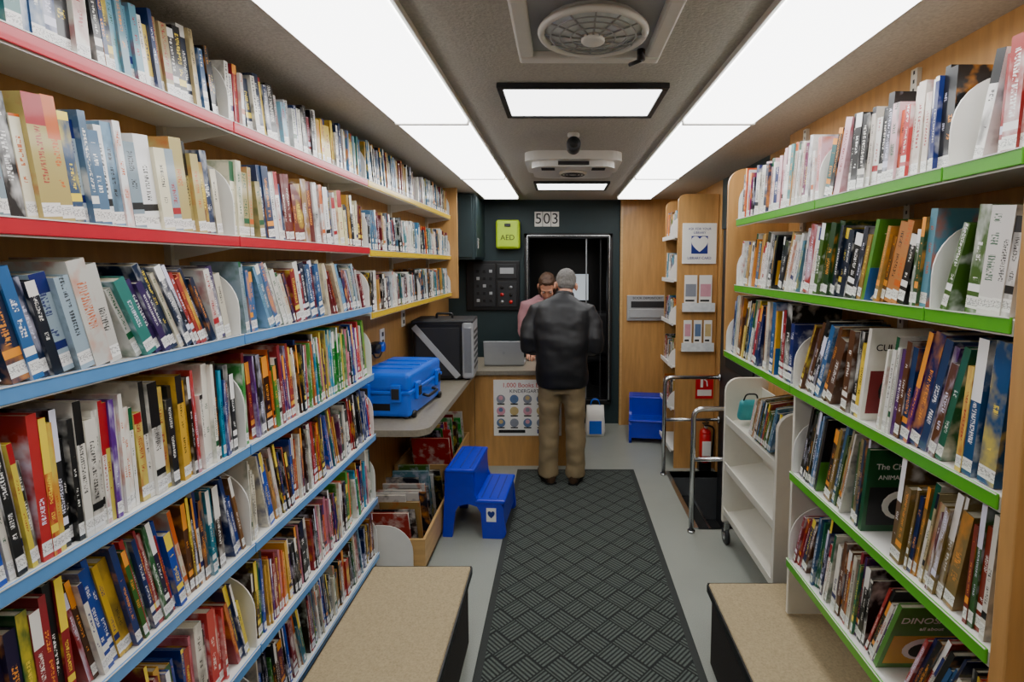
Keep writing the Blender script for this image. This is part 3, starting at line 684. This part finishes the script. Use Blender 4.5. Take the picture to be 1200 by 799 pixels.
def head(b,mx,hair,long=False):
    g=[ell_geo((0,-.012,.028),(.074,.094,.092)),ell_geo((0,.022,-.045),(.056,.066,.072)),ell_geo((0,.055,-.095),(.028,.026,.02)),
       tube_geo([(0,.082,.012),(0,.098,-.012),(0,.104,-.03)],[.007,.010,.014],10),ell_geo((0,.07,.022),(.055,.02,.012)),
       ell_geo((.035,.055,-.03),(.025,.025,.022)),ell_geo((-.035,.055,-.03),(.025,.025,.022)),ell_geo((0,.08,-.058),(.022,.012,.012)),
       ell_geo((.082,-.012,-.008),(.012,.019,.034),rot=Matrix.Rotation(.35,3,'Z')),ell_geo((-.082,-.012,-.008),(.012,.019,.034),rot=Matrix.Rotation(-.35,3,'Z')),
       tube_geo([(0,-.02,-.03),(0,-.045,-.16)],[.052,.056],16)]
    b.add(remesh(g,.0055,2),skin,True,mx)
    for s in (-1,1):
        b.add(ell_geo((s*.03,.072,.0),(.012,.012,.010),12,8),eyew,True,mx); b.add(ell_geo((s*.03,.081,.0),(.005,.005,.005),10,6),iris,True,mx)
        b.add(tube_geo([(s*.015,.088,.02),(s*.03,.090,.026),(s*.047,.080,.02)],[.003]*3,6),hair,True,mx)
    b.add(ell_geo((0,.090,-.056),(.022,.006,.004),12,8),lipm,True,mx); b.add(ell_geo((0,.088,-.064),(.019,.006,.004),12,8),lipm,True,mx)
    hg=[ell_geo((0,-.024,.042),(.080,.096,.090)),ell_geo((0,-.052,-.002),(.070,.056,.068)),ell_geo((0,.045,.095),(.05,.03,.025))]
    if long: hg+=[ell_geo((0,-.06,-.06),(.075,.045,.10)),ell_geo((.068,-.02,-.04),(.02,.04,.08)),ell_geo((-.068,-.02,-.04),(.02,.04,.08))]
    b.add(remesh(hg,.006,2,.004,45,3),hair,True,mx)
def hand(b,W,wrist,dirv,up,side,curl=40,spread=.1):
    y=Vector(dirv).normalized(); z=Vector(up); z=(z-y*z.dot(y)).normalized(); x=y.cross(z)
    mx=W@Matrix((( x.x,y.x,z.x,wrist[0]),(x.y,y.y,z.y,wrist[1]),(x.z,y.z,z.z,wrist[2]),(0,0,0,1)))
    g=[tube_geo([(0,-.03,0),(0,0,0),(0,.03,0),(0,.06,0),(0,.088,0)],[(.026,.02),(.026,.018),(.036,.017),(.041,.015),(.038,.011)],16)]
    for k,(xo,L) in enumerate(((-.03,.058),(-.0105,.074),(.0105,.08),(.03,.07))):
        xo*=side; p=Vector((xo,.082,0)); pts=[Vector((xo,.06,0)),p.copy()]; ang=0; ax=xo*spread*8
        for f in (.45,.32,.25):
            ang+=math.radians(curl*(.7+.1*k)); d=Vector((ax*.3,math.cos(ang),-math.sin(ang))).normalized(); p=p+d*L*f; pts.append(p.copy())
        g.append(tube_geo(pts,[.009,.0088,.0082,.0075,.006],10))
    p=[Vector((side*.02,.012,-.004)),Vector((side*.042,.035,-.014)),Vector((side*.052,.062,-.028)),Vector((side*.048,.086,-.038))]
    g.append(tube_geo(p,[.013,.012,.0105,.007],10))
    b.add(remesh(g,.0035,1),skin,True,mx)
b=B(); W=TM(.003,3.84,.012)@Matrix.Rotation(math.radians(-3),4,'Z')
tor=[((0,-.005,.745),(.180,.125)),((0,-.005,.77),(.198,.14)),((0,-.02,.86),(.200,.145)),((0,-.025,.98),(.196,.138)),((0,-.02,1.10),(.208,.140)),((0,.005,1.21),(.222,.14)),((.005,.035,1.295),(.220,.13)),((.01,.06,1.35),(.180,.105)),((.012,.085,1.39),(.115,.085)),((.015,.10,1.42),(.074,.075))]
g=[tube_geo([p for p,_ in tor],[r_ for _,r_ in tor],28,ex=2.4)]
for s in (-1,1):
    g.append(tube_geo([(s*.12,.045,1.32),(s*.19,.04,1.30),(s*.236,.015,1.21),(s*.254,-.03,1.10),(s*.254,-.035,1.045),(s*.225,.06,1.02),(s*.172,.19,1.015),(s*.152,.235,1.015)],[.073,.080,.073,.064,.061,.059,.052,.049],16))
b.add(remesh(g,.010,4,.009,7,1,.5,1.4),jack,True,W)
b.add(remesh([tube_geo([(.015,.09,1.40),(.018,.105,1.448)],[(.080,.078),(.070,.072)],20)],.007,2),jack,True,W)
g=[tube_geo([(0,0,.70),(0,0,.78),(0,0,.90)],[(.165,.115),(.178,.12),(.17,.11)],24,ex=2.3)]
for s in (-1,1):
    fx=s*.105
    g.append(tube_geo([(s*.085,0,.84),(s*.09,.0,.70),(s*.097,.0,.55),(s*.10,.008,.46),(s*.103,-.005,.30),(fx,-.01,.14),(fx,-.01,.06),(fx,-.01,.045)],[(.100,.112),(.094,.107),(.082,.094),(.078,.086),(.076,.084),(.075,.082),(.080,.092),(.074,.086)],18))
b.add(remesh(g,.010,3,.010,9,5,.5,1.3),khaki,True,W)
for s,ro in ((-1,22),(1,-12)):
    mx=W@TM(s*.105,-.005,0)@Matrix.Rotation(math.radians(ro),4,'Z')
    g=[tube_geo([(0,-.095,.04),(0,-.075,.04),(0,0,.045),(0,.09,.035),(0,.16,.028),(0,.185,.022)],[(.02,.03),(.036,.04),(.042,.045),(.048,.034),(.042,.025),(.02,.012)],16,ex=2.6),tube_geo([(0,-.045,.05),(0,-.04,.12)],[(.042,.045),(.042,.045)],14)]
    b.add(remesh(g,.006,2),shoe,True,mx); b.add(prism_geo([(-.036,-.09),(.036,-.09),(.044,.0),(.05,.10),(.036,.175),(-.036,.175),(-.05,.10),(-.044,.0)],'Z',0,.014),rubber,False,mx)
head(b,W@TM(.022,.165,1.495)@Matrix.Rotation(math.radians(-30),4,'X')@Matrix.Rotation(math.radians(8),4,'Z'),hairg)
hand(b,W,(-.147,.25,1.015),(.55,.8,.08),(-.4,.1,.9),1,38); hand(b,W,(.147,.25,1.015),(-.55,.8,.08),(.4,.1,.9),-1,38)
b.done('man',False)
b=B(); b.add(box_geo((0,0,0),(.16,.012,.22),.002),paper,False,TM(.01,4.20,1.03)@Matrix.Rotation(math.radians(-50),4,'X')); b.done('paper_booklet')
b=B(); W=TM(-.185,5.0,.0)@Matrix.Rotation(math.radians(180),4,'Z')
tor=[((0,.0,.80),(.15,.11)),((0,.0,.86),(.165,.12)),((0,.01,.98),(.150,.105)),((0,.03,1.10),(.155,.108)),((0,.07,1.20),(.17,.115)),((0,.105,1.28),(.17,.10)),((0,.125,1.33),(.12,.08)),((0,.14,1.365),(.06,.06))]
g=[tube_geo([p for p,_ in tor],[r_ for _,r_ in tor],26,ex=2.3)]
g.append(tube_geo([(.10,.11,1.30),(.155,.11,1.285),(.185,.12,1.17),(.19,.14,1.04),(.16,.24,.98),(.11,.34,.92)],[.05,.06,.052,.045,.04,.034],14))
g.append(tube_geo([(-.10,.11,1.29),(-.155,.11,1.275),(-.18,.14,1.17),(-.17,.18,1.06),(-.12,.26,1.0),(-.08,.32,.98)],[.05,.058,.05,.043,.04,.034],14))
b.add(remesh(g,.011,3,.006,9,2),pink,True,W)
g=[tube_geo([(0,0,.74),(0,0,.84),(0,0,.92)],[(.16,.12),(.165,.12),(.14,.10)],24)]
for s in (-1,1): g.append(tube_geo([(s*.08,0,.82),(s*.085,0,.65),(s*.08,.01,.46),(s*.08,0,.28),(s*.08,-.01,.06)],[.092,.082,.062,.056,.05],16))
b.add(remesh(g,.011,3,.005,9,4),denim,True,W)
for s in (-1,1):
    mx=W@TM(s*.08,0,0)@Matrix.Rotation(math.radians(-s*6),4,'Z')
    b.add(remesh([tube_geo([(0,-.08,.035),(0,-.06,.036),(0,.0,.04),(0,.08,.03),(0,.14,.024),(0,.16,.02)],[(.018,.025),(.032,.035),(.036,.04),(.042,.029),(.036,.022),(.018,.012)],14,ex=2.6),tube_geo([(0,-.03,.05),(0,-.03,.11)],[.036,.036],12)],.006,2),black,True,mx)
head(b,W@TM(-.05,.20,1.465)@Matrix.Rotation(math.radians(-40),4,'X'),hairb,True)
hand(b,W,(.105,.355,.91),(-.1,.9,-.45),(0,.4,.9),-1,18); hand(b,W,(-.075,.335,.975),(.5,.8,-.2),(0,.2,.9),1,30)
b.done('woman',False)
# ---------------------------------------------------------------- world, camera
w=bpy.data.worlds.new('world'); SC.world=w; w.use_nodes=True
w.node_tree.nodes['Background'].inputs[0].default_value=(.6,.7,.8,1); w.node_tree.nodes['Background'].inputs[1].default_value=.15
cam=bpy.data.cameras.new('camera'); co=bpy.data.objects.new('camera',cam); SC.collection.objects.link(co)
cam.lens=18; cam.sensor_width=36; cam.sensor_fit='HORIZONTAL'; cam.shift_x=-58/1200; cam.shift_y=-40/1200; cam.clip_start=.02
co.location=(0,0,1.68); co.rotation_euler=(math.radians(90-4.8),0,0)
SC.camera=co
